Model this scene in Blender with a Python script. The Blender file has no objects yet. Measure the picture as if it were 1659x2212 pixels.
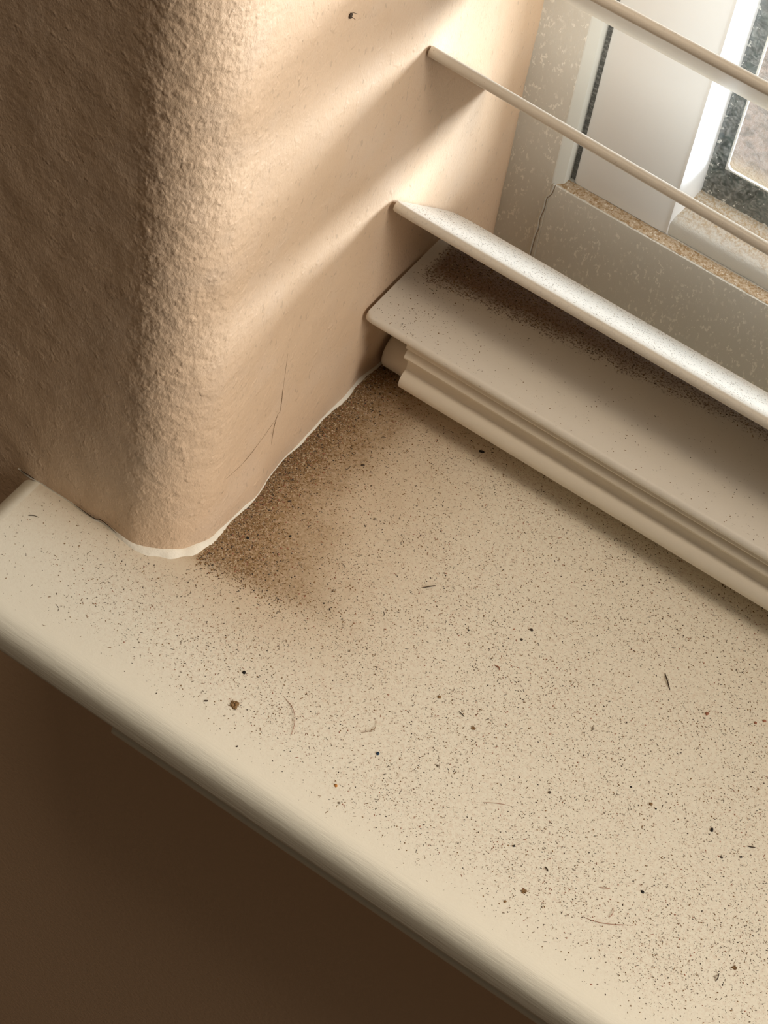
import bpy, bmesh, math, random
from mathutils import Vector, Matrix, noise
random.seed(7)
S = 0.001                                   # everything below is laid out in millimetres
sc = bpy.context.scene
COL = sc.collection

# ------------------------------------------------------------------ camera
R = [[0.81702617, 0.56537245, 0.1132353], [0.51167744, -0.62038157, -0.5944013], [-0.26580902, 0.54358136, -0.79615631]]
CAM = Vector((0.1771842, -0.25938803, 0.44732115))
cam = bpy.data.cameras.new('camera')
cam.sensor_fit = 'HORIZONTAL'; cam.sensor_width = 36.0; cam.lens = 4983.0 / 1659.0 * 36.0
cam.clip_start = 0.01; cam.clip_end = 50
cam_o = bpy.data.objects.new('camera', cam); COL.objects.link(cam_o)
M = Matrix(((R[0][0], -R[1][0], -R[2][0], CAM.x), (R[0][1], -R[1][1], -R[2][1], CAM.y), (R[0][2], -R[1][2], -R[2][2], CAM.z), (0, 0, 0, 1)))
cam_o.matrix_world = M
sc.camera = cam_o

# ------------------------------------------------------------------ light
w = bpy.data.worlds.new('room_ambience'); sc.world = w; w.use_nodes = True
wb = w.node_tree.nodes['Background']; wb.inputs[0].default_value = (1.0, 0.80, 0.58, 1); wb.inputs[1].default_value = 0.055

def area(name, loc, target, sx, sy, power, col):
    l = bpy.data.lights.new(name, 'AREA'); l.shape = 'RECTANGLE'; l.size = sx; l.size_y = sy
    l.energy = power; l.color = col
    o = bpy.data.objects.new(name, l); COL.objects.link(o)
    o.location = loc
    o.rotation_euler = (Vector(target) - Vector(loc)).to_track_quat('-Z', 'Y').to_euler()
    return o
area('sky_above', (1.20, 0.56, 1.26), (0.05, 0.02, 0.02), 0.95, 0.75, 19.0, (1.0, 0.975, 0.94))
area('sky_beyond', (0.80, 0.72, 0.13), (0.03, 0.06, 0.07), 0.8, 0.30, 46.0, (0.76, 0.88, 1.0))

area('ceiling_bounce', (0.0, -0.36, 1.75), (0.05, 0.0, 0.0), 0.5, 0.25, 5.0, (1.0, 0.82, 0.62))
area('right_side_fill', (1.6, -0.03, 0.78), (0.03, 0.02, 0.03), 0.5, 0.7, 18.0, (1.0, 0.97, 0.92))  # added fill to brighten the lower reveal, as from an assumed window

sc.view_settings.view_transform = 'Standard'; sc.view_settings.look = 'None'
sc.view_settings.gamma = 1.0; sc.view_settings.use_curve_mapping = False
sc.view_settings.exposure = 0.19

# ------------------------------------------------------------------ node helpers
class Mat:
    def __init__(s, name, col=(0.8, 0.8, 0.8), rough=0.5, spec=0.4):
        s.m = bpy.data.materials.new(name); s.m.use_nodes = True
        s.n = s.m.node_tree.nodes; s.l = s.m.node_tree.links
        s.b = s.n['Principled BSDF']
        s.b.inputs['Base Color'].default_value = (*col, 1); s.b.inputs['Roughness'].default_value = rough
        s.b.inputs['Specular IOR Level'].default_value = spec
        s.c = None; s.h = None; s.base = col
        s.tc = s.n.new('ShaderNodeTexCoord').outputs['Object']
    def xyz(s):
        x = s.n.new('ShaderNodeSeparateXYZ'); s.l.new(s.tc, x.inputs[0]); return x.outputs
    def mapped(s, scale, rot=(0, 0, 0)):
        m = s.n.new('ShaderNodeMapping'); m.inputs['Scale'].default_value = scale; m.inputs['Rotation'].default_value = rot
        s.l.new(s.tc, m.inputs[0]); return m.outputs[0]
    def noise(s, scale, detail=4, rough=0.6, vec=None, dist=0.0):
        t = s.n.new('ShaderNodeTexNoise'); t.inputs['Scale'].default_value = scale
        t.inputs['Detail'].default_value = detail; t.inputs['Roughness'].default_value = rough; t.inputs['Distortion'].default_value = dist
        s.l.new(vec or s.tc, t.inputs['Vector']); return t.outputs['Fac']
    def voro(s, scale, vec=None, out='Distance', rnd=1.0):
        t = s.n.new('ShaderNodeTexVoronoi'); t.inputs['Scale'].default_value = scale; t.inputs['Randomness'].default_value = rnd
        s.l.new(vec or s.tc, t.inputs['Vector']); return t.outputs[out]
    def val(s, x, sock):
        if isinstance(x, (int, float)): sock.default_value = x
        else: s.l.new(x, sock)
    def math(s, op, a, b=0.0, c=None):
        t = s.n.new('ShaderNodeMath'); t.operation = op
        s.val(a, t.inputs[0]); s.val(b, t.inputs[1])
        if c is not None: s.val(c, t.inputs[2])
        return t.outputs[0]
    def ramp(s, x, a, b, lo=0.0, hi=1.0):
        t = s.n.new('ShaderNodeMapRange'); t.interpolation_type = 'SMOOTHSTEP'
        s.val(x, t.inputs[0]); s.val(a, t.inputs[1]); s.val(b, t.inputs[2]); s.val(lo, t.inputs[3]); s.val(hi, t.inputs[4])
        return t.outputs[0]
    def mix(s, fac, col):
        t = s.n.new('ShaderNodeMix'); t.data_type = 'RGBA'
        s.val(fac, t.inputs[0])
        if s.c is None: t.inputs[6].default_value = (*s.base, 1)
        else: s.l.new(s.c, t.inputs[6])
        t.inputs[7].default_value = (*col, 1)
        s.c = t.outputs[2]; s.l.new(s.c, s.b.inputs['Base Color'])
    def bump(s, h, dist, strength=1.0):
        t = s.n.new('ShaderNodeBump'); t.inputs['Distance'].default_value = dist; t.inputs['Strength'].default_value = strength
        s.l.new(h, t.inputs['Height'])
        if s.h is not None: s.l.new(s.h, t.inputs['Normal'])
        s.h = t.outputs[0]; s.l.new(s.h, s.b.inputs['Normal'])

# ------------------------------------------------------------------ materials
WALL_C = (0.69, 0.49, 0.325)
m_wall = Mat('peach_wall_paint', WALL_C, 0.42, 0.45)
x, y, z = m_wall.xyz()
m_wall.mix(m_wall.ramp(m_wall.noise(60, 3), 0.45, 0.7, 0, 0.35), (0.69, 0.52, 0.38))
m_wall.bump(m_wall.noise(1500, 5, 0.65, m_wall.mapped((1, 1, 0.6))), 0.00032, 0.85)
m_wall.bump(m_wall.noise(420, 2, 0.5), 0.0004, 0.45)
m_wall.bump(m_wall.ramp(m_wall.noise(330, 2, 0.5, m_wall.mapped((1, 1, 0.8), (0.3, 0, 0))), 0.60, 0.74), 0.0003, 0.5)
pk = m_wall.noise(900, 2, 0.5, m_wall.mapped((1.0, 1.0, 0.45)))
m_wall.mix(m_wall.ramp(pk, 0.645, 0.71, 0, 0.45), (0.42, 0.29, 0.19))

m_wallb = Mat('peach_wall_paint_below', WALL_C, 0.6, 0.2)
m_wallb.bump(m_wallb.noise(600, 4), 0.0003, 0.5)

CREAM = (0.81, 0.75, 0.61)
def speckle(m, dens=1.0, fine=2100, col=(0.30, 0.20, 0.12)):
    patch = m.noise(70, 3, 0.6)
    th = m.ramp(patch, 0.3, 0.7, 0.66, 0.60)
    th = m.math('SUBTRACT', th, 0.02 * (dens - 1))
    a = m.noise(fine, 2, 0.5)
    m.mix(m.ramp(a, th, m.math('ADD', th, 0.07), 0, 0.75), col)
    b = m.noise(fine * 0.62, 1, 0.5, m.mapped((1, 1, 1), (0.3, 0.2, 0.9)))
    m.mix(m.ramp(b, 0.68, 0.73, 0, 0.7), (0.20, 0.15, 0.09))

m_sill = Mat('cream_gloss_paint_dusty', CREAM, 0.38, 0.4)
x, y, z = m_sill.xyz()
# brown grime bank along the foot of the reveal (shape given in sill coordinates, metres)
n1 = m_sill.noise(110, 5, 0.65); n2 = m_sill.noise(700, 4, 0.7)
wid = m_sill.ramp(y, 0.004, 0.045, 0.050, 0.024)                   # wide near the front corner, narrower towards the blind
d = m_sill.math('ADD', x, m_sill.math('MULTIPLY', m_sill.math('SUBTRACT', n1, 0.5), 0.020))
d = m_sill.math('ADD', d, m_sill.math('MULTIPLY', m_sill.math('SUBTRACT', n2, 0.5), 0.012))
core = m_sill.math('SUBTRACT', 1.0, m_sill.math('DIVIDE', d, wid))
core = m_sill.ramp(core, 0.0, 0.85)
front = m_sill.ramp(m_sill.math('ADD', m_sill.math('MULTIPLY_ADD', x, -0.14, y), m_sill.math('MULTIPLY', m_sill.math('SUBTRACT', n1, 0.5), 0.006)), 0.0025, 0.0100)
stain = m_sill.math('MULTIPLY', m_sill.math('MULTIPLY', core, front), m_sill.ramp(x, -0.006, -0.002))
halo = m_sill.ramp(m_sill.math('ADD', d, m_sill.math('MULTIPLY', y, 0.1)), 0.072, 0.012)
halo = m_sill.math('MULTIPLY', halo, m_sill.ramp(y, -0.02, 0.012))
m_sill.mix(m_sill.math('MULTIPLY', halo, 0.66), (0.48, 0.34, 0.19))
m_sill.mix(m_sill.math('MULTIPLY', stain, 0.88), (0.29, 0.18, 0.075))
grain = m_sill.ramp(m_sill.noise(1500, 4, 0.7), 0.44, 0.62)
m_sill.mix(m_sill.math('MULTIPLY', m_sill.math('MULTIPLY', stain, grain), 0.55), (0.22, 0.13, 0.06))
m_sill.mix(m_sill.math('MULTIPLY', m_sill.math('MULTIPLY', stain, m_sill.ramp(m_sill.noise(1900, 3, 0.6), 0.60, 0.72)), 0.5), (0.62, 0.50, 0.34))
# dust speckle, thin at the nosing and the far left, dense beside the grime
dense = m_sill.math('MULTIPLY', m_sill.ramp(y, -0.034, -0.016), m_sill.ramp(x, -0.045, 0.012, 0.25, 1.0))
patch = m_sill.noise(60, 4, 0.6)
dense = m_sill.math('MULTIPLY', dense, m_sill.ramp(patch, 0.25, 0.7, 0.65, 1.15))
dense = m_sill.math('ADD', dense, m_sill.math('MULTIPLY', halo, 0.5))
def dots(m, scale, dens, k, col, strength, rot=0.0):
    v = m.mapped((1, 1, 0.0001), (0, 0, rot))
    dd = m.voro(scale, v); cc = m.voro(scale, v, 'Color')
    rr = m.math('MINIMUM', m.math('MAXIMUM', m.math('MULTIPLY', m.math('SUBTRACT', m.math('ADD', cc, m.math('MULTIPLY', dens, k)), 0.80), 0.9), 0.0001), 0.36)
    m.mix(m.ramp(m.math('ADD', dd, m.math('MULTIPLY', m.noise(scale * 2.2, 1), 0.16)), m.math('MULTIPLY', rr, 0.55), m.math('ADD', m.math('MULTIPLY', rr, 1.25), 0.002), strength, 0.0), col)
m_sill.mix(m_sill.math('MULTIPLY', m_sill.ramp(m_sill.noise(1100, 4, 0.7), 0.45, 0.65), m_sill.math('MULTIPLY', dense, 0.42)), (0.60, 0.45, 0.33))
dots(m_sill, 2100, dense, 0.42, (0.42, 0.29, 0.19), 0.75)
dots(m_sill, 1500, dense, 0.34, (0.36, 0.27, 0.18), 0.75, 0.6)
dots(m_sill, 950, dense, 0.18, (0.20, 0.14, 0.09), 0.85, 1.1)
m_sill.bump(m_sill.noise(200, 3), 0.0003, 0.25)
m_sill.bump(m_sill.noise(2200, 2), 0.00008, 0.5)

m_nose = Mat('cream_gloss_paint', CREAM, 0.40, 0.4)
m_nose.bump(m_nose.noise(900, 3, 0.6, m_nose.mapped((0.12, 1, 1), (0, 0, 0.15))), 0.00018, 0.6)
m_caulk = Mat('cream_caulk', (0.80, 0.73, 0.60), 0.6, 0.3)
m_caulk.bump(m_caulk.noise(900, 4), 0.0003, 0.5)
m_crack = Mat('dark_crack', (0.06, 0.035, 0.02), 0.9, 0.1)
m_hair = Mat('grey_brown_hairline', (0.33, 0.23, 0.14), 0.9, 0.1)

SLATC = (0.67, 0.61, 0.52)
m_slat = Mat('cream_slat_lacquer', SLATC, 0.38, 0.45)
m_slat.mix(m_slat.ramp(m_slat.noise(1100, 3, 0.6), 0.66, 0.74, 0, 0.55), (0.33, 0.25, 0.17))
m_slat.bump(m_slat.noise(1800, 2), 0.00006, 0.4)
m_slatd = Mat('cream_slat_lacquer_dusty', SLATC, 0.45, 0.4)
m_slatd.mix(m_slatd.ramp(m_slatd.noise(1700, 3, 0.6), 0.56, 0.70, 0, 0.35), (0.40, 0.36, 0.32))
m_slatd.bump(m_slatd.noise(1800, 3), 0.0001, 0.5)
m_rail = Mat('cream_rail_lacquer', (0.78, 0.71, 0.59), 0.42, 0.4)
m_rail.bump(m_rail.noise(1500, 2), 0.00004, 0.4)

# lowest slat lying flat on the rail: band of brown grime along its middle
m_flat = Mat('cream_slat_lacquer_grimy', (0.77, 0.72, 0.63), 0.42, 0.4)
x, y, z = m_flat.xyz()
n1 = m_flat.noise(130, 4, 0.6); n2 = m_flat.noise(900, 4, 0.7)
yy = m_flat.math('ADD', y, m_flat.math('MULTIPLY', m_flat.math('SUBTRACT', n1, 0.5), 0.006))
yy = m_flat.math('ADD', yy, m_flat.math('MULTIPLY', m_flat.math('SUBTRACT', n2, 0.5), 0.006))
lo = m_flat.math('MULTIPLY_ADD', x, 0.12, 0.0880)
band = m_flat.math('MULTIPLY', m_flat.ramp(yy, lo, m_flat.math('ADD', lo, 0.0065)), m_flat.ramp(yy, 0.1035, 0.1075, 1, 0.55))
band = m_flat.math('MULTIPLY', band, m_flat.ramp(m_flat.math('ADD', x, m_flat.math('MULTIPLY', n2, 0.003)), 0.0045, 0.0085))
fade = m_flat.ramp(x, 0.03, 0.095, 1.0, 0.5)
band = m_flat.math('MULTIPLY', band, fade)
m_flat.mix(m_flat.math('MULTIPLY', band, 0.92), (0.24, 0.125, 0.065))
m_flat.mix(m_flat.math('MULTIPLY', m_flat.math('MULTIPLY', band, m_flat.ramp(yy, 0.096, 0.103)), 0.6), (0.42, 0.35, 0.33))
g = m_flat.ramp(m_flat.noise(2000, 4, 0.7), 0.42, 0.62)
m_flat.mix(m_flat.math('MULTIPLY', m_flat.math('MULTIPLY', band, g), 0.45), (0.42, 0.34, 0.30))
m_flat.mix(m_flat.math('MULTIPLY', m_flat.ramp(m_flat.noise(1800, 3, 0.6), 0.52, 0.6), m_flat.ramp(band, 0.0, 0.2, 0, 0.8)), (0.16, 0.10, 0.07))
m_flat.mix(m_flat.ramp(m_flat.noise(1100, 3, 0.6), 0.67, 0.73, 0, 0.6), (0.30, 0.22, 0.15))
m_flat.bump(m_flat.noise(1800, 3), 0.00008, 0.5)

m_frame = Mat('grey_cream_window_paint', (0.70, 0.68, 0.62), 0.38, 0.45)
fl = m_frame.voro(520, m_frame.mapped((1, 1, 0.6), (0.2, 0.5, 0.1)))
fz = m_frame.noise(160, 3)
m_frame.mix(m_frame.math('MULTIPLY', m_frame.ramp(m_frame.noise(850, 3, 0.65, m_frame.mapped((1.2, 1, 0.6))), 0.565, 0.625), m_frame.ramp(fz, 0.38, 0.56, 0.15, 0.75)), (1.0, 0.97, 0.90))
m_frame.bump(m_frame.noise(650, 3, 0.65, m_frame.mapped((1.2, 1, 0.7))), 0.0003, 0.6)
m_lip = Mat('clean_window_paint', (0.70, 0.69, 0.63), 0.35, 0.45)
m_lip.bump(m_lip.noise(300, 2), 0.0001, 0.4)
m_sash = Mat('white_upvc', (0.84, 0.85, 0.85), 0.30, 0.5)
m_sash.bump(m_sash.noise(120, 2), 0.0002, 0.25)
m_ledge = Mat('gritty_ledge', (0.62, 0.50, 0.36), 0.8, 0.2)
m_ledge.mix(m_ledge.ramp(m_ledge.noise(1300, 4, 0.7), 0.42, 0.62), (0.40, 0.26, 0.13))
m_ledge.mix(m_ledge.ramp(m_ledge.noise(1700, 3, 0.6), 0.58, 0.66), (0.82, 0.76, 0.66))
m_ledge.bump(m_ledge.noise(1600, 4, 0.7), 0.0005, 0.8)
m_top = Mat('dusty_white_upvc', (0.76, 0.76, 0.72), 0.5, 0.35)
x, y, z = m_top.xyz()
k = m_top.ramp(m_top.math('ADD', z, m_top.math('MULTIPLY', m_top.noise(500, 4, 0.7), 0.004)), 0.0405, 0.0440)
m_top.mix(m_top.math('MULTIPLY', k, m_top.ramp(m_top.noise(1500, 4, 0.7), 0.40, 0.60, 0.3, 0.9)), (0.50, 0.36, 0.20))
m_top.bump(m_top.noise(1500, 4, 0.7), 0.0003, 0.6)
m_pile = Mat('grey_pile', (0.16, 0.16, 0.15), 0.95, 0.1)
m_pile.mix(m_pile.ramp(m_pile.noise(1500, 3, 0.6, m_pile.mapped((0.5, 1, 1))), 0.45, 0.65), (0.34, 0.34, 0.32))
m_pile.bump(m_pile.noise(1200, 3, 0.6), 0.0006, 1.0)
m_seal = Mat('green_grey_glazing_edge', (0.035, 0.055, 0.052), 0.35, 0.5)
m_seal.mix(m_seal.ramp(m_seal.noise(180, 4, 0.6), 0.45, 0.7, 0, 0.7), (0.10, 0.15, 0.14))
x, y, z = m_seal.xyz()
near = m_seal.math('ADD', m_seal.ramp(x, 0.0462, 0.0500, 1, 0), m_seal.ramp(z, 0.0425, 0.0475, 1, 0))
fl = m_seal.math('ADD', m_seal.noise(700, 3, 0.7), m_seal.math('MULTIPLY', near, 0.10))
m_seal.mix(m_seal.ramp(fl, 0.66, 0.69), (0.85, 0.86, 0.80))
m_bead = Mat('pale_spacer_bar', (0.75, 0.72, 0.64), 0.4, 0.5)

m_glass = bpy.data.materials.new('dirty_window_glass'); m_glass.use_nodes = True
nt = m_glass.node_tree; nt.nodes.clear()
out = nt.nodes.new('ShaderNodeOutputMaterial'); tr = nt.nodes.new('ShaderNodeBsdfTransparent')
gl = nt.nodes.new('ShaderNodeBsdfGlossy'); gl.inputs['Roughness'].default_value = 0.03
df = nt.nodes.new('ShaderNodeBsdfDiffuse'); df.inputs[0].default_value = (0.75, 0.74, 0.70, 1)
m1 = nt.nodes.new('ShaderNodeMixShader'); m2 = nt.nodes.new('ShaderNodeMixShader')
m1.inputs[0].default_value = 0.06
tcn = nt.nodes.new('ShaderNodeTexCoord'); nz = nt.nodes.new('ShaderNodeTexNoise'); nz.inputs['Scale'].default_value = 420; nz.inputs['Detail'].default_value = 6
nz.inputs['Distortion'].default_value = 1.5; nz.inputs['Roughness'].default_value = 0.7
mr = nt.nodes.new('ShaderNodeMapRange'); mr.inputs[1].default_value = 0.45; mr.inputs[2].default_value = 0.75; mr.inputs[3].default_value = 0.015; mr.inputs[4].default_value = 0.38
for a, b in ((tcn.outputs['Object'], nz.inputs['Vector']), (nz.outputs['Fac'], mr.inputs[0]), (tr.outputs[0], m1.inputs[1]), (gl.outputs[0], m1.inputs[2]),
             (mr.outputs[0], m2.inputs[0]), (m1.outputs[0], m2.inputs[1]), (df.outputs[0], m2.inputs[2]), (m2.outputs[0], out.inputs[0])):
    nt.links.new(a, b)

m_stone = Mat('weathered_outer_ledge', (0.22, 0.19, 0.17), 0.9, 0.2)
x, y, z = m_stone.xyz()
m_stone.mix(m_stone.ramp(m_stone.noise(220, 5, 0.7), 0.4, 0.65), (0.12, 0.11, 0.10))
m_stone.mix(m_stone.math('MULTIPLY', m_stone.ramp(m_stone.math('ADD', y, m_stone.math('MULTIPLY', m_stone.noise(60, 3), 0.02)), 0.197, 0.203), m_stone.ramp(y, 0.206, 0.196)), (0.32, 0.27, 0.19))
m_stone.bump(m_stone.noise(300, 5, 0.7), 0.001, 0.8)
m_floor = Mat('brown_floorboards', (0.16, 0.09, 0.045), 0.5, 0.4)
m_floor.mix(m_floor.ramp(m_floor.noise(8, 4, 0.6, m_floor.mapped((0.3, 8, 1))), 0.4, 0.6, 0, 0.6), (0.09, 0.05, 0.025))

def plain(name, col, rough=0.8):
    return Mat(name, col, rough, 0.2)
m_grain = {'dark': plain('dark_dust_grain', (0.07, 0.05, 0.035)), 'brown': plain('brown_dust_grain', (0.24, 0.14, 0.06)), 'grey': plain('grey_dust_grain', (0.27, 0.22, 0.16)),
           'pale': plain('pale_dust_grain', (0.52, 0.40, 0.26)), 'rust': plain('reddish_dust_grain', (0.34, 0.15, 0.09)),
           'blue': plain('blue_black_crumb', (0.02, 0.045, 0.08), 0.4), 'orange': plain('orange_crumb', (0.50, 0.22, 0.06)), 'black': plain('black_crumb', (0.015, 0.012, 0.01), 0.5)}

# ------------------------------------------------------------------ object helpers
def link(name, bm, mat, parent=None, smooth=True, kind=None, label=None, cat=None, group=None, mats=None):
    me = bpy.data.meshes.new(name)
    bm.normal_update()
    bm.to_mesh(me); bm.free()
    for mm in (mats or [mat]): me.materials.append(mm.m if isinstance(mm, Mat) else mm)
    if smooth: me.polygons.foreach_set('use_smooth', [True] * len(me.polygons))
    o = bpy.data.objects.new(name, me); COL.objects.link(o)
    if parent: o.parent = parent
    tag(o, label, cat, group, kind)
    return o
def tag(o, label=None, cat=None, group=None, kind=None):
    if label: o['label'] = label
    if cat: o['category'] = cat
    if group: o['group'] = group
    if kind: o['kind'] = kind
def empty(name, loc=(0, 0, 0), **kw):
    o = bpy.data.objects.new(name, None); COL.objects.link(o); o.location = Vector(loc) * S; o.empty_display_size = 0.01
    tag(o, **kw); return o
def sharp(o, ang=35):
    o.data.set_sharp_from_angle(angle=math.radians(ang)); return o
def extrude(profile, axis, a, b, closed=True, bm=None):
    """profile: 2-D points in mm; swept along axis from a to b (mm) and capped."""
    bm = bm or bmesh.new()
    def P(p, t):
        if axis == 'x': return Vector((t, p[0], p[1])) * S
        if axis == 'y': return Vector((p[0], t, p[1])) * S
        return Vector((p[0], p[1], t)) * S
    A = [bm.verts.new(P(p, a)) for p in profile]; B = [bm.verts.new(P(p, b)) for p in profile]
    n = len(profile)
    for i in range(n if closed else n - 1):
        bm.faces.new((A[i], A[(i + 1) % n], B[(i + 1) % n], B[i]))
    if closed:
        bm.faces.new(A[::-1]); bm.faces.new(B)
    bmesh.ops.recalc_face_normals(bm, faces=bm.faces)
    return bm
def arc(cx, cy, r, a0, a1, n=8):
    return [(cx + r * math.cos(math.radians(a0 + (a1 - a0) * i / n)), cy + r * math.sin(math.radians(a0 + (a1 - a0) * i / n))) for i in range(n + 1)]
def tube(pts, r, bm=None, seg=6, taper=True, off=(0, 0, 0)):
    bm = bm or bmesh.new()
    P = [Vector(p) * S for p in pts]
    # refine with catmull-rom
    Q = []
    for i in range(len(P) - 1):
        p0 = P[max(i - 1, 0)]; p1 = P[i]; p2 = P[i + 1]; p3 = P[min(i + 2, len(P) - 1)]
        for k in range(5):
            t = k / 5
            Q.append(0.5 * ((2 * p1) + (p2 - p0) * t + (2 * p0 - 5 * p1 + 4 * p2 - p3) * t * t + (3 * p1 - p0 - 3 * p2 + p3) * t ** 3))
    Q.append(P[-1])
    rings = []
    for i, q in enumerate(Q):
        d = (Q[min(i + 1, len(Q) - 1)] - Q[max(i - 1, 0)]).normalized()
        u = d.cross(Vector((0.31, 0.2, 0.93))).normalized(); v = d.cross(u)
        f = 1.0
        if taper: f = max(0.35, math.sin(math.pi * min(max((i + 0.5) / len(Q), 0.05), 0.95)) ** 0.5)
        rr = r * S * f
        rings.append([bm.verts.new(q + u * rr * math.cos(2 * math.pi * k / seg) + v * rr * math.sin(2 * math.pi * k / seg)) for k in range(seg)])
    for a, b in zip(rings, rings[1:]):
        for k in range(seg): bm.faces.new((a[k], a[(k + 1) % seg], b[(k + 1) % seg], b[k]))
    bm.faces.new(rings[0][::-1]); bm.faces.new(rings[-1])
    return bm

# ------------------------------------------------------------------ walls
RC = 14.5
def path(s):
    """wall surface in plan: room wall y=0, rounded corner, reveal x=0. s = mm along, 0 at the start of the corner"""
    L = RC * math.pi / 2
    if s < 0: return Vector((-RC + s, 0, 0)), Vector((0, -1, 0))
    if s < L:
        a = s / RC
        return Vector((-RC + RC * math.sin(a), RC - RC * math.cos(a), 0)), Vector((math.sin(a), -math.cos(a), 0))
    return Vector((0, RC + s - L, 0)), Vector((1, 0, 0))
LC = RC * math.pi / 2
def sstep(a, b, t):
    t = min(max((t - a) / (b - a), 0), 1); return t * t * (3 - 2 * t)
def wall_point(s, z):
    p, n = path(s)
    q = Vector((p.x, p.y, z))
    rough = 1.0 - 0.82 * sstep(LC * 0.75, LC + 22, s)       # orange peel fades on the reveal
    rough *= 0.45 + 0.55 * sstep(0, 60, z)
    rough *= 0.32 + 0.68 * sstep(-6, 3, s)
    h = 0.36 * noise.noise(q * 1.0) + 0.42 * noise.noise(q * 2.3 + Vector((9, 3, 1))) + 0.55 * noise.noise(q * 0.4)
    d = h * 0.34 * rough
    d += 0.9 * noise.noise(q * 0.035 + Vector((4, 7, 2))) * sstep(-5, 30, s)
    d += 0.25 * noise.noise(q * 0.11)
    # the foot is lumpy: little bulge where the plaster was patched
    foot = 1 - sstep(0, 18, z)
    d += foot * (1.5 * math.exp(-((s - LC - 14) / 8) ** 2) - 1.0 * math.exp(-((s - LC - 30) / 14) ** 2) + 0.5 * noise.noise(Vector((s * 0.16, 1.7, z * 0.05))))
    if s > LC + 100: d *= 0.6
    q += n * d
    return q
def strip_bm(ss, zs):
    bm = bmesh.new(); prev = None
    for z in zs:
        row = [bm.verts.new(wall_point(s, z) * S) for s in ss]
        if prev:
            for i in range(len(ss) - 1): bm.faces.new((prev[i], prev[i + 1], row[i + 1], row[i]))
        prev = row
    return bm
def fr(a, b, st):
    n = max(1, round((b - a) / st)); return [a + (b - a) * i / n for i in range(n + 1)]
ss = fr(-500, -60, 40)[:-1] + fr(-60, -2, 0.55)[:-1] + fr(-2, LC + 6, 0.28)[:-1] + fr(LC + 6, LC + 121.5, 0.7)
zs = fr(-13.8, -0.6, 2.2)[:-1] + fr(-0.6, 215, 0.36)[:-1] + fr(215, 1250, 60)
bm = strip_bm(ss, zs)
# give the wall its thickness: return behind the frame and an outer face
last = [v for v in bm.verts if False]
wall = link('wall_left', bm, m_wall, kind='structure')
solid = extrude([(-500, 6), (-RC, 6), (-6, RC + 1), (-6, 300), (-500, 300)], 'z', -1, 1250)
link('wall_outside', solid, m_wallb, smooth=False, kind='structure')
bm = extrude([(-500, 0), (1000, 0), (1000, 150), (-500, 150)], 'z', -900, -13.5)
link('wall_below', bm, m_wallb, smooth=False, kind='structure')
bm = extrude([(-1500, -2200), (1800, -2200), (1800, 150), (-1500, 150)], 'z', -905, -900)
link('floor', bm, m_floor, smooth=False, kind='structure')

# ------------------------------------------------------------------ sill
sill = empty('window_sill', (0, 0, 0), label='wide cream painted window sill covered in brown dust under the blind', cat='window sill')
# profile around the edge: (offset outward, z)
prof = [(o, z) for o, z in [(0.0, 0.0)]]
prof += [(5.6 * math.sin(math.radians(a)), -6.0 + 6.0 * math.cos(math.radians(a))) for a in range(8, 91, 8)]
prof += [(5.7, -7.0), (5.6, -9.5)] + [(4.1 + 1.5 * math.cos(math.radians(a)), -10.0 - 1.5 * math.sin(math.radians(a))) for a in (15, 45, 75)] + [(2.0, -11.7), (-20, -11.7)]
XL, YF = -41.5, -32.0
core = [((x_), YF, 0, -1) for x_ in (950, 600, 300, 150, 60, 0, -20, XL + 6)]
core += [(XL + 6 - 6 * math.sin(math.radians(a)), YF + 6 - 6 * math.cos(math.radians(a)), -math.sin(math.radians(a)), -math.cos(math.radians(a))) for a in range(0, 91, 10)][1:]
core += [(XL, -15, -1, 0), (XL, 1.5, -1, 0)]
bm = bmesh.new(); rings = []
for (px, py, nx, ny) in core:
    rings.append([bm.verts.new(Vector((px + nx * o, py + ny * o, z)) * S) for o, z in prof])
for a, b in zip(rings, rings[1:]):
    for i in range(len(prof) - 1): bm.faces.new((a[i], a[i + 1], b[i + 1], b[i]))
bm.faces.new(rings[0]); 
bmesh.ops.recalc_face_normals(bm, faces=bm.faces)
link('sill_nosing', bm, m_nose, sill)
bm = bmesh.new()
top = [bm.verts.new(Vector((px, py, 0)) * S) for (px, py, nx, ny) in core] + [bm.verts.new(Vector(p) * S) for p in ((-8, 1.5, 0), (-8, 137, 0), (950, 137, 0))]
f = bm.faces.new(top)
ex = bmesh.ops.extrude_face_region(bm, geom=[f])
for v in [g for g in ex['geom'] if isinstance(g, bmesh.types.BMVert)]: v.co.z -= 11.6 * S
bmesh.ops.recalc_face_normals(bm, faces=bm.faces)
link('sill_top', bm, m_sill, sill, smooth=False)
apr = [(0, -11.8), (-34.6, -11.8), (-35.0, -12.6), (-35.2, -13.6), (-34.9, -14.4), (-34.2, -14.9), (-34.4, -15.4), (-35.3, -16.0), (-35.5, -17.2), (-35.0, -18.6), (-33.6, -19.8), (-30, -21.5), (-24, -23), (-10, -24), (0, -24)]
o = link('apron_moulding', extrude(apr, 'x', 9.0, 950), m_nose, sill); sharp(o, 50)

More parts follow.
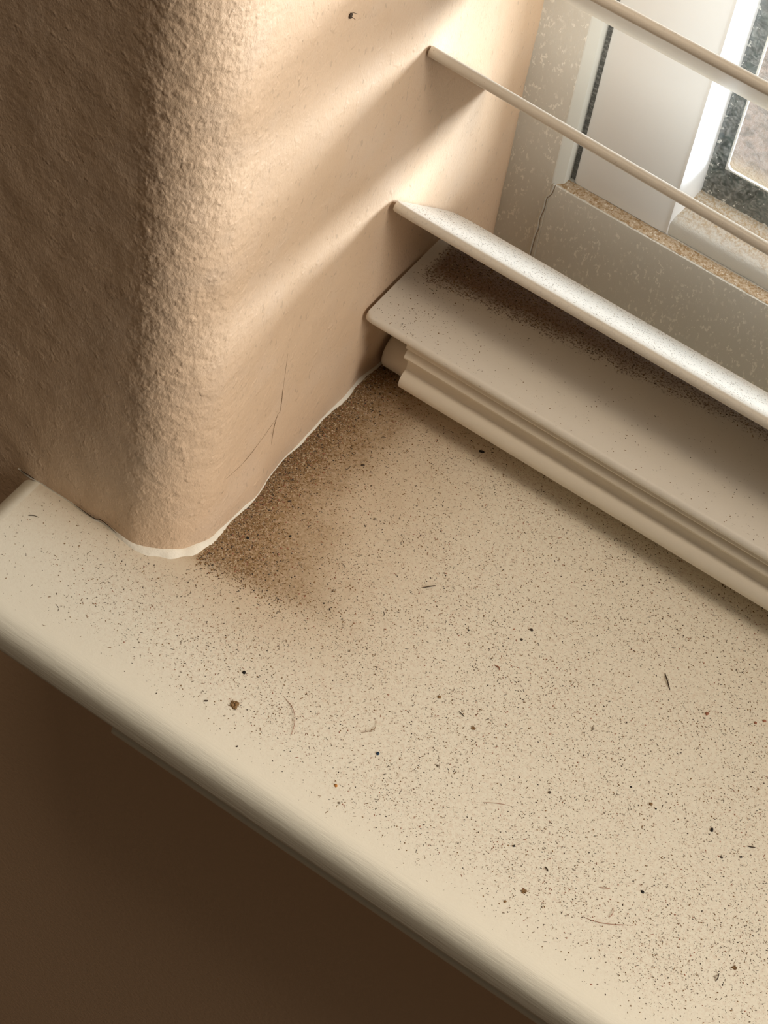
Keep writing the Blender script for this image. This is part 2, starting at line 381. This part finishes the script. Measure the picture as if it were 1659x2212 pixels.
# ------------------------------------------------------------------ caulk bead along the foot of the wall
def bead(pts, name, label=None):
    """pts: (s along wall, half width out, height)"""
    bm = bmesh.new(); rings = []
    N = 4
    for i in range(len(pts) - 1):
        for k in range(N):
            t = k / N; s, ww, hh = [pts[i][j] * (1 - t) + pts[i + 1][j] * t for j in range(3)]
            nn = noise.noise(Vector((s * 0.3, 2.2, 0))); ww = max(0.15, ww * (1 + 0.5 * nn)); hh = max(0.12, hh * (1 + 0.5 * noise.noise(Vector((s * 0.25, 8.2, 0)))))
            p, n = path(s); q = wall_point(s, 0.2); q.z = 0
            r = [q - n * 0.7 + Vector((0, 0, hh)), q + n * 0.12 + Vector((0, 0, hh)), q + n * (ww * 0.4) + Vector((0, 0, hh * 0.62)), q + n * (ww * 0.8) + Vector((0, 0, hh * 0.2)), q + n * ww - Vector((0, 0, 0.1))]
            rings.append([bm.verts.new(v * S) for v in r])
    for a, b in zip(rings, rings[1:]):
        for i in range(4): bm.faces.new((a[i], a[i + 1], b[i + 1], b[i]))
    return link(name, bm, m_caulk, kind='structure')
pts = [(-34, .2, .2), (-22, .2, .2), (-14, .3, .3), (-7, .5, .4), (-1, .8, .6), (2, 1.3, .8), (5, 1.6, 1.0), (8, 1.8, 1.1), (12, 2.0, 1.0), (16, 1.9, 1.0), (20, 1.5, 0.8), (23, 1.0, .9), (28, .4, .5), (34, .5, .7), (38, .25, .3), (44, .25, .25), (52, .3, .3), (60, .6, .6), (66, .5, .6), (72, .6, .7), (80, .9, 1.1), (88, .7, .8), (96, .5, .5), (118, .5, .5), (143, .5, .5)]
ptsf = []
for i in range(len(pts) - 1):
    n_ = max(1, int((pts[i + 1][0] - pts[i][0]) / 2))
    for k in range(n_): ptsf.append(tuple(pts[i][j] + (pts[i + 1][j] - pts[i][j]) * k / n_ for j in range(3)))
ptsf.append(pts[-1])
bead(ptsf, 'trim_1')
def on_wall(P, off=0.02):
    out_ = []
    for s, z in P:
        p, n = path(s); out_.append(wall_point(s, z) + n * off)
    return out_
def ycrd(y): return LC + (y - RC)
# cracks where the caulk has parted and hairlines in the reveal paint
crack = tube(on_wall([(-16.5, .9), (-13, .8), (-10, .7), (-8.6, 1.5), (-6.5, 1.1), (-3.5, .6)], 0.35), 0.12)
o = link('crack', crack, m_crack, wall)
o = link('crack', tube(on_wall([(-33, .5), (-30.5, .9), (-28.4, .8)], 0.3), 0.12), m_crack, wall)
o = link('crack', tube(on_wall([(ycrd(38.3), 45.1), (ycrd(37.8), 34.6), (ycrd(38.0), 25.1), (ycrd(36.7), 23.7), (ycrd(35.3), 15.3), (ycrd(36.9), 1.1)]), 0.07), m_hair, wall)
o = link('crack', tube(on_wall([(ycrd(37.1), 23.3), (ycrd(30.0), 20.4), (ycrd(24), 18.6), (ycrd(17), 19.5)]), 0.07), m_hair, wall)

# ------------------------------------------------------------------ window
win = empty('window_1', (0, 0, 0), kind='structure')
W, H = 900, 1150
# jamb: face y=136 from the reveal to x=13, chamfered lip, return
jamb = [(-5, 136), (12.9, 136)] + [(13.2, 136.1), (16.0, 137.9), (16.2, 138.4), (16.2, 165), (-5, 165)]
bm = extrude([(-5, 136), (13.0, 136), (13.2, 136.1), (13.2, 165), (-5, 165)], 'z', 0, H)
o = link('frame_jamb', bm, m_frame, win, smooth=False)
bm = extrude([(13.1, 136.02), (13.4, 136.1), (15.6, 137.7), (15.8, 138.3), (15.8, 165), (13.1, 165)], 'z', 33.9, H)
o = link('frame_lip', bm, m_lip, win); sharp(o)
base = [(136.05, 0)] + [(136.05, 33.4), (136.2, 33.9), (136.6, 34.15), (165, 34.15), (165, 0)]
o = link('frame_bottom', extrude(base, 'x', 13.25, W), m_frame, win); sharp(o)
o = link('frame_head', extrude([(136, H - 40), (165, H - 40), (165, H), (136, H)], 'x', 13, W), m_frame, win, smooth=False)
o = link('frame_jamb', extrude([(W, 136), (W + 14, 136), (W + 14, 165), (W, 165)], 'z', 0, H), m_frame, win, smooth=False)
# grit lying on the ledge
bm = bmesh.new()
g0 = []
xs_ = fr(13.6, 200, 0.8) + [W]
prev = None
for xx in xs_:
    row = []
    for j, yy_ in enumerate((136.5, 137.2, 138.0, 138.9, 139.9)):
        hz = 34.2 + (0.10 + 0.35 * abs(noise.noise(Vector((xx * 0.6, yy_, 3))))) * (0.25 if j == 0 else 1)
        row.append(bm.verts.new(Vector((xx, yy_ + (0.25 * noise.noise(Vector((xx * .5, 1, 9))) if j == 0 else 0), hz if j else 34.16)) * S))
    if prev:
        for i in range(4): bm.faces.new((prev[i], prev[i + 1], row[i + 1], row[i]))
    prev = row
bmesh.ops.recalc_face_normals(bm, faces=bm.faces)
link('ledge_grit', bm, m_ledge, win, kind='stuff')
# joint crack + caulk ridge between jamb and bottom member
ck = [(14.3, 135.95, 34.4), (13.9, 135.9, 31), (12.9, 135.9, 28.6), (12.9, 135.9, 25), (12.4, 135.9, 21), (12.6, 135.9, 17.5), (12.2, 135.9, 13), (12.1, 135.9, 4), (12.1, 135.9, 0)]
link('joint_crack', tube(ck, 0.09, taper=False), m_hair, win)
link('joint_filler', tube([(a - 0.45, b + .18, c) for a, b, c in ck], 0.36, taper=False), m_lip, win)
# pile seal
bm = extrude([(14.0, 141), (17.4, 141), (17.4, 146), (14.0, 146)], 'z', 34.3, H - 40)
link('pile_seal', bm, m_pile, win, smooth=False)
# sash
sash = empty('sash', (0, 0, 0)); sash.parent = win
st = [(17.0, 160)] + [(17.0, 141.2), (17.4, 140.4), (18.2, 140.0)] + [(43.2, 140.0), (43.9, 140.25), (44.3, 140.25), (44.9, 140.1), (45.3, 140.5), (46.2, 143.5), (46.9, 147.6), (47.1, 150), (47.1, 160)]
bm = extrude(st, 'z', 34.35, H - 42)
o = link('stile', bm, m_sash, sash); sharp(o, 30)
br = [(160, 34.3), (140.5, 34.3), (140.35, 35.0), (140.3, 38.2), (140.6, 39.2), (141.4, 40.1), (148.0, 43.5), (148.3, 43.7), (150, 43.7), (160, 43.7)]
bm = extrude(br, 'x', 40.5, W - 17)
o = link('bottom_rail', bm, m_top, sash); sharp(o, 30)
o = link('top_rail', extrude([(140, H - 80), (160, H - 80), (160, H - 42), (140, H - 42)], 'x', 47.1, W - 17), m_sash, sash, smooth=False)
o = link('stile', extrude([(W - 45, 140), (W - 17, 140), (W - 17, 160), (W - 45, 160)], 'z', 43.7, H - 80), m_sash, sash, smooth=False)
# dark edge of the sealed unit (behind the glass) and its pale spacer bar
def lshape(x0, x1, z0, z1, y0, y1, name, mat, par):
    bm = bmesh.new()
    r = 2.0 if name == 'glazing_edge' else 1.6
    outer = [(x0, H - 80), (x0, z0), (W - 45, z0)]
    inner = [(W - 45, z1)] + [(x1 + r - r * math.sin(math.radians(a)), z1 + r - r * math.cos(math.radians(a))) for a in range(0, 91, 15)] + [(x1, H - 80)]
    pl = outer + inner
    return link(name, extrude(pl, 'y', y0, y1, bm=bm), mat, par, smooth=False)
lshape(46.6, 51.3, 42.0, 54.0, 150.3, 151.2, 'glazing_edge', m_seal, sash)
lshape(51.25, 51.75, 53.95, 54.4, 150.2, 150.9, 'spacer_bar', m_bead, sash)
link('glass_pane', extrude([(46.6, 149.2), (W - 45, 149.2), (W - 45, 150.1), (46.6, 150.1)], 'z', 42.5, H - 80), m_glass, sash, smooth=False)

# outer ledge beyond the glass
link('outer_ledge', extrude([(158, -10), (430, -16), (430, 4), (158, 10)], 'x', -5, 1000), m_stone, smooth=False,
     label='rough pinkish grey stone ledge seen outside through the dirty window glass', cat='window ledge')

# ------------------------------------------------------------------ blind
blind = empty('venetian_blind', (430, 90, 20), label='cream slatted venetian blind with moulded bottom rail hanging inside the window', cat='blind')
BL = Vector((430, 90, 20)) * S
def bparent(o, par=None):
    o.parent = par or blind
    if par is None: o.matrix_parent_inverse = Matrix.Translation(-BL)
def slat(yc, zc, tilt, x0=0.9, roll=0.0, width=50.0, th=2.5, mat=m_slat, name='slat', rr=3.0, crown=0.0):
    """flat slat with rounded long edges and rounded corners; (yc,zc) = centre of its room-side edge"""
    d = Vector((0, math.cos(math.radians(tilt)), -math.sin(math.radians(tilt)))); n = Vector((0, math.sin(math.radians(tilt)), math.cos(math.radians(tilt))))
    sec = [(1.25 - 1.25 * math.cos(math.radians(a)), th / 2 * math.sin(math.radians(a))) for a in range(-90, 91, 15)]
    sec = [(u, v) for u, v in sec]
    left = [(u, v) for u, v in sec if True]
    front = sorted(left, key=lambda q: q[1])                 # from bottom to top round the front edge
    prof_ = front + [(width * 0.25, th / 2 + crown * .75), (width * 0.5, th / 2 + crown), (width * .75, th / 2 + crown * .75)]
    prof_ += [(width - q[0], q[1]) for q in reversed(front)] + [(width * .75, -th / 2 + crown * .75), (width * 0.5, -th / 2 + crown), (width * .25, -th / 2 + crown * .75)]
    bm = bmesh.new(); rings = []
    xs = [0, 0.35, 1.0, 2.0, rr, rr + 3, 60, 860]
    for xi in xs:
        ring = []
        for u, v in prof_:
            ins = 0.0
            if xi < rr:                                        # round the corners in plan
                k_ = rr - math.sqrt(max(rr * rr - (rr - xi) ** 2, 0))
                t_ = (u - width / 2) / (width / 2)
                uu = width / 2 + t_ * (width / 2 - k_ * (1 if t_ > 0 else 0.35))
            else: uu = u
            p = Vector((x0 + xi, yc, zc)) + d * uu + n * v
            p.z += -math.tan(math.radians(roll)) * xi
            ring.append(bm.verts.new(p * S))
        rings.append(ring)
    for a, b in zip(rings, rings[1:]):
        for i in range(len(prof_)): bm.faces.new((a[i], a[(i + 1) % len(prof_)], b[(i + 1) % len(prof_)], b[i]))
    bm.faces.new(rings[0][::-1]); bm.faces.new(rings[-1])
    bmesh.ops.recalc_face_normals(bm, faces=bm.faces)
    o = link(name, bm, mat); sharp(o, 50); bparent(o); return o
# slats, lowest first
slat(74.9, 65.9, 42.2, width=46.0, mat=m_slatd, x0=0.8, rr=6)
slat(79.7, 110.2, 45.2, x0=0.8, roll=1.6)
slat(74.8, 150.2, 45.0)
slat(74.8, 194.5, 45.0)
# surplus slat lying flat on the rail
slat(70.6, 30.2, 0.0, mat=m_flat, x0=0.9, th=2.8, rr=2.0, width=42)
# moulded bottom rail
rp = [(72.4, 28.7), (72.2, 27.8), (71.9, 27.0), (72.1, 26.5), (73.4, 26.2), (73.5, 25.7), (72.9, 25.0), (72.1, 24.3), (71.7, 23.5), (71.9, 22.8), (72.8, 22.2), (74.0, 21.2), (74.3, 20.0), (74.3, 17.6), (74.0, 17.0), (73.2, 16.7), (72.2, 16.2), (71.6, 15.4), (71.3, 14.3), (71.4, 13.0), (71.9, 12.1), (72.8, 11.7), (80, 11.7), (80, 28.7)]
o = link('bottom_rail', extrude(rp, 'x', 12.7, 858), m_rail); sharp(o, 30); bparent(o)
# round bar behind the moulding
bm = bmesh.new()
cp = arc(87.0, 6.1, 5.9, 0, 345, 23)
A = []
for xx, k_ in ((1.6, 0.90), (1.9, 0.97), (2.4, 1.0), (858, 1.0)):
    A.append([bm.verts.new(Vector((xx, 87.0 + (a - 87.0) * k_, 6.2 + (b - 6.2) * k_)) * S) for a, b in cp])
for a, b in zip(A, A[1:]):
    for i in range(len(cp)): bm.faces.new((a[i], a[(i + 1) % len(cp)], b[(i + 1) % len(cp)], b[i]))
bm.faces.new(A[0][::-1]); bm.faces.new(A[-1]); bmesh.ops.recalc_face_normals(bm, faces=bm.faces)
o = link('weight_bar', bm, m_rail); sharp(o, 50); bparent(o)

# ------------------------------------------------------------------ dust and debris
def blob(bm, c, r, flat=0.5, el=1.0, ang=None, seed=0, mi=0, n=1):
    """irregular crumb, c in mm, resting on its base"""
    t = bmesh.ops.create_icosphere(bm, subdivisions=n, radius=1.0)
    ang = random.uniform(0, math.pi) if ang is None else ang
    ca, sa = math.cos(ang), math.sin(ang)
    for v in t['verts']:
        q = v.co.copy(); q *= 1 + 0.45 * noise.noise(q * 1.3 + Vector((seed * 3.1, seed, 5)))
        xx, yy, zz = q.x * r * el, q.y * r, max(q.z, -0.6) * r * flat
        v.co = Vector((c[0] + xx * ca - yy * sa, c[1] + xx * sa + yy * ca, c[2] + zz + 0.55 * r * flat)) * S
    for v in t['verts']:
        for f_ in v.link_faces: f_.material_index = mi
def grit(name, n, sampler, mats, zf, rmin, rmax, fibre=0.15, parent=None, label=None, cat=None, kind='stuff', norm=None):
    """thousands of tiny flakes in one stuff object"""
    verts, faces, mi = [], [], []
    for i in range(n):
        p = sampler()
        if p is None: continue
        x_, y_ = p; r = rmin + (rmax - rmin) * random.random() ** 3
        a = random.uniform(0, math.pi * 2); el = random.uniform(1, 1.8)
        if random.random() < fibre: el = random.uniform(3, 7); r *= 0.55
        ca, sa = math.cos(a), math.sin(a); b = len(verts); zz = zf(x_, y_)
        k = 5
        bend = random.uniform(-.5, .5) * r * el * 0.5
        for j in range(k):
            t = 2 * math.pi * j / k + random.uniform(-.3, .3)
            ux, uy = math.cos(t) * r * el, math.sin(t) * r
            uy += bend * (ux / (r * el)) ** 2
            px, py = x_ + ux * ca - uy * sa, y_ + ux * sa + uy * ca
            verts.append((px * S, py * S, (zf(px, py) + 0.02) * S))
        verts.append((x_ * S, y_ * S, (zz + 0.05 + r * 0.7) * S))
        m_ = random.choices(range(len(mats)), weights=[q[1] for q in mats])[0]
        for j in range(k):
            faces.append((b + j, b + (j + 1) % k, b + k)); mi.append(m_)
    me = bpy.data.meshes.new(name); me.from_pydata(verts, [], faces)
    for q in mats: me.materials.append(m_grain[q[0]].m)
    me.polygons.foreach_set('material_index', mi); me.update()
    o = bpy.data.objects.new(name, me); COL.objects.link(o)
    tag(o, label, cat, None, kind)
    if parent is not None: bparent(o, None) if parent is blind else setattr(o, 'parent', parent)
    return o
def s_all():
    x_ = random.uniform(-40, 172); y_ = random.uniform(-32, 82)
    if x_ < 1 and y_ > -1: return None
    keep = sstep(-34, -14, y_) * (0.22 + 0.78 * sstep(-40, 10, x_))
    keep *= 0.55 + 0.9 * max(0, noise.noise(Vector((x_ * 0.06, y_ * 0.06, 4))) + 0.3)
    return (x_, y_) if random.random() < keep else None
grit('dust', 62000, s_all, [('grey', 5), ('brown', 4), ('dark', 2), ('rust', 1.2)], lambda a, b: 0.0, 0.045, 0.17, 0.2,
     label='fine brown and grey dust scattered over the cream sill', cat='dust')
def s_bank():
    y_ = random.uniform(4.5, 84); wd = 8 + 26 * (1 - sstep(4, 30, y_))
    x_ = random.expovariate(1 / (wd * 0.42)) - 0.5
    if x_ > 48 or (x_ < 1 and y_ < 14) : return None
    if y_ < 6 + x_ * 0.14 + random.gauss(0, 1.6) - abs(random.gauss(0, 1.5)): return None
    return (x_, y_)
grit('dust', 19000, s_bank, [('brown', 6), ('dark', 1.5), ('pale', 1.8), ('rust', .6)], lambda a, b: 0.0, 0.06, 0.24, 0.25,
     label='thick bank of brown dust against the foot of the reveal wall', cat='dust')
def s_flat():
    x_ = 4.5 + random.random() ** 1.4 * 135; lo_ = 88.5 + x_ * 0.11
    y_ = lo_ + random.betavariate(1.6, 1.2) * 21
    if x_ < 8 and random.random() < 0.6: return None
    if y_ > 111.3: return None
    return (x_, y_)
grit('dust', 12000, s_flat, [('brown', 4), ('dark', 1.5), ('grey', 4), ('pale', 1.5)], lambda a, b: 31.6, 0.05, 0.2, 0.25,
     label='dark brown dust band lying on the flat bottom slat of the blind', cat='dust')
def s_flat2():
    return (random.uniform(2, 140), random.uniform(72, 90)) if random.random() < 0.5 else (random.gauss(9, 6) % 30 + 2, random.uniform(72, 95))
grit('dust', 700, s_flat2, [('brown', 4), ('dark', 2), ('grey', 2)], lambda a, b: 31.6, 0.05, 0.16, 0.2,
     label='sparse dust specks on the clear front part of the flat bottom slat', cat='dust')
t45 = math.radians(42.2)
def zC(a, b):   # upper face of the lowest tilted slat
    return 65.9 + 1.25 * math.cos(t45) - (b - 74.9 - 1.25 * math.sin(t45)) * math.tan(t45)
grit('dust', 4200, lambda: (random.uniform(2, 140), random.uniform(77.2, 108.8)), [('grey', 4), ('dark', 2), ('brown', 3)], zC, 0.05, 0.13, 0.25,
     label='dust clinging to the lowest tilted slat of the blind', cat='dust')

def crumb(pos, r, mat, label, el=1.0, ang=None, flat=0.5, name='crumb', n=2, group=None, cat='crumb', z=0.0):
    bm = bmesh.new(); blob(bm, (0, 0, 0), r, flat, el, ang, seed=pos[0] * 0.37, n=n)
    o = link(name, bm, m_grain[mat], label=label, cat=cat, group=group); o.location = Vector((pos[0], pos[1], z)) * S; return o
crumb((65.5, -10.9), 0.42, 'blue', 'blue-black crumb alone on the pale dust in the lower middle of the sill')
crumb((29.0, -12.5), 0.42, 'black', 'black crumb above and right of the lint scrap on the sill')
crumb((62.9, -23.6), 0.36, 'orange', 'tiny orange crumb near the front edge of the sill')
crumb((26.8, -24.0), 0.22, 'dark', 'dark oblong crumb just left of the lint scrap', 2.4, 0.75)
crumb((66.0, -26.7), 0.30, 'grey', 'grey-brown crumb just in front of the orange crumb')
crumb((102.8, -11.4), 0.25, 'black', 'black crumb on the sill with a short brown fibre behind it', 1.5)
crumb((131.5, -3.2), 0.30, 'black', 'black crumb behind the long faint curved hair', 1.5, 0.2)
crumb((136.1, 20.0), 0.36, 'black', 'largest black oblong crumb at the right of the sill', 1.7, 1.9)
crumb((119.9, 46.1), 0.42, 'rust', 'reddish brown crumb on the right of the sill nearer the blind', 1.3)
crumb((130.2, 51.2), 0.34, 'rust', 'left one of the two reddish crumbs at the right photo edge')
crumb((131.6, 53.0), 0.32, 'rust', 'right one of the two reddish crumbs at the right photo edge', 1.5)
crumb((36.1, 77.1), 0.38, 'black', 'black crumb on the sill close to the blind rail', 1.9, 0.4)
crumb((6.9, 18.6), 0.34, 'black', 'black crumb standing in the brown grime by the rounded corner', 1.3, 1.4)
crumb((14.4, 25.6), 0.27, 'black', 'small black crumb at the edge of the brown grime', 1.5)
crumb((8.1, 33.9), 0.22, 'dark', 'dark oblong crumb in the grime beside the reveal wall', 2.2, 1.0)
crumb((15.6, 54.5), 0.27, 'dark', 'dark oblong crumb between the grime and the blind rail', 2.1, 0.8)
crumb((27.4, 42.8), 0.38, 'grey', 'grey-brown round crumb in the middle of the sill behind the grime')
crumb((68.1, 10.4), 0.42, 'brown', 'brown crumb beside the small hooked hair')
crumb((74.9, 39.8), 0.36, 'dark', 'dark crumb on the sill below the blind rail, the farther of a close pair')
crumb((74.5, 36.0), 0.32, 'dark', 'dark crumb on the sill below the blind rail, the nearer of a close pair')
crumb((108.6, -24.1), .32, 'brown', 'small brown crumb just left of the small round lint scrap at lower right')
crumb((100.8, 25.7), .34, 'grey', 'small grey crumb halfway between the straight dark bristle and the hooked hair')
crumb((101.8, 5.1), .36, 'dark', 'small dark crumb to the right of the thin straight reddish hair')
crumb((121.7, 17.0), .45, 'brown', 'brown crumb at right centre of the sill with a tiny black one beside it')
crumb((123.2, 16.7), .22, 'black', 'tiny black crumb next to the brown crumb at right centre of the sill')
crumb((115.8, 18.0), .24, 'black', 'tiny black crumb up and left of the brown crumb at right centre')
crumb((78.1, -5.0), .36, 'grey', 'small grey crumb up and left of the thin straight reddish hair')
crumb((39.5, -29.2), .20, 'dark', 'tiny dark crumb between the lint scrap and the front edge of the sill', 1.5)
crumb((63.2, 30.2), .25, 'dark', 'tiny dark crumb down and right of the short bristle at the sill centre')
crumb((141.3, 15.3), .28, 'dark', 'tiny dark crumb just below the largest black oblong crumb', 1.4)
crumb((144.8, 18.1), .25, 'black', 'tiny black crumb between the curved bristle and the largest black oblong crumb', 1.4)
# lint scraps: a ring of matted fluff
def lint(pos, r, label, hole=True):
    bm = bmesh.new()
    for k in range(46):
        a = random.uniform(0, 2 * math.pi); d_ = r * math.sqrt(random.random()) * 0.85
        cx_, cy_ = d_ * math.cos(a), d_ * math.sin(a)
        if hole and math.hypot(cx_ + r * 0.22, cy_ - r * 0.2) < r * 0.3: continue
        blob(bm, (cx_, cy_, 0.0), r * random.uniform(0.16, 0.28), 0.5, random.uniform(1, 1.8), seed=k, n=1)
    for k in range(9):
        a = random.uniform(0, 6.28); 
        tube([(r * .6 * math.cos(a), r * .6 * math.sin(a), .1), (r * .95 * math.cos(a + .2), r * .95 * math.sin(a + .2), .15), (r * 1.2 * math.cos(a + .1), r * 1.2 * math.sin(a + .1), .08)], 0.05, bm)
    o = link('lint', bm, m_grain['brown'], label=label, cat='lint'); o.location = Vector((pos[0], pos[1], 0.02)) * S
lint((32.5, -20.9), 1.15, 'brown matted lint scrap with a pale hole near the front of the sill')
lint((110.6, -19.4), 0.6, 'small round brown lint scrap near the front edge at lower right', False)
lint((157.0, -6.4), 0.5, 'small brown lint scrap near the bottom right corner of the photo', False)
lint((78.9, 8.4), 0.5, 'small brown lint scrap in the middle of the sill right of the hooked hair', False)
def hair(P, r, mat, label, z=0.0):
    c = P[len(P) // 2]
    bm = tube([(a - c[0], b - c[1], 0.06 + 0.25 * math.sin(math.pi * i / (len(P) - 1))) for i, (a, b) in enumerate(P)], r)
    o = link('hair', bm, m_grain[mat], label=label, cat='hair'); o.location = Vector((c[0], c[1], z)) * S
hair([(106.3, 49.6), (107.9, 47.9), (109.6, 46.3)], 0.16, 'dark', 'straight dark bristle on the sill right of centre below the blind rail')
hair([(47.7, 33.2), (48.8, 34.3), (49.9, 35.9)], 0.13, 'dark', 'short dark bristle at the centre of the sill')
hair([(144.6, 21.5), (145.5, 21.7), (146.2, 22.3)], 0.15, 'dark', 'dark curved bristle near the right photo edge')
hair([(40.0, -12.0), (43.5, -13.4), (45.9, -15.9), (47.4, -19.5)], 0.07, 'rust', 'long reddish hair curving in a loose arc right of the lint scrap')
hair([(59.4, -8.8), (60.8, -7.1), (61.2, -5.8), (60.3, -4.0)], 0.07, 'brown', 'brown hair bent like a hook left of the blue-black crumb')
hair([(124.1, -16.6), (126.9, -16.0), (129.6, -14.7), (134.1, -11.5)], 0.07, 'rust', 'long faint curved hair at the lower right of the sill')
hair([(128.4, -10.7), (129.0, -12.0), (128.8, -13.2)], 0.08, 'rust', 'short curled reddish hair above the long faint one')
hair([(154.9, -9.7), (155.2, -10.9), (155.2, -11.8)], 0.12, 'dark', 'short dark bristle in the bottom right corner of the sill')
hair([(73.8, 10.1), (74.9, 9.7), (75.6, 9.7)], 0.10, 'dark', 'small dark hooked hair in the middle of the sill')
hair([(73.5, 25.8), (74.5, 25.9), (75.1, 25.4)], 0.15, 'rust', 'thick reddish brown bristle in front of the pair of dark crumbs')
hair([(91.3, -6.5), (93.7, -5.0), (96.4, -3.4)], 0.06, 'rust', 'thin straight reddish hair right of the blue-black crumb')
hair([(-37.5, -9.3), (-36.4, -8.6), (-35.2, -8.1)], 0.08, 'dark', 'thin dark hair at the far left end of the sill')
hair([(123.2, -8.3), (124.3, -7.8), (125.4, -7.0)], 0.08, 'rust', 'short pale red hair between a black crumb and the long faint hair')
hair([(111.0, -11.5), (111.7, -11.7), (112.2, -12.0)], 0.14, 'dark', 'thick short dark bristle right of the black crumb near the front')
# dead fly husk caught on the reveal wall
q = wall_point(ycrd(46.4), 141.0)
bm = bmesh.new()
blob(bm, (0, 0, 0), 0.55, 0.8, 1.4, 0.4, n=2)
tube([(.2, .1, .2), (.6, .5, .5), (.9, .6, 1.2)], 0.06, bm); tube([(-.2, .1, .2), (-.5, .6, .4), (-.3, 1.1, 1.3)], 0.06, bm)
o = link('fly_husk', bm, m_grain['dark'], label='tiny dark insect husk stuck high on the peach reveal wall', cat='insect')
o.rotation_euler = (0, math.radians(90), 0); o.location = (q - Vector((0.12, 0, 0))) * S
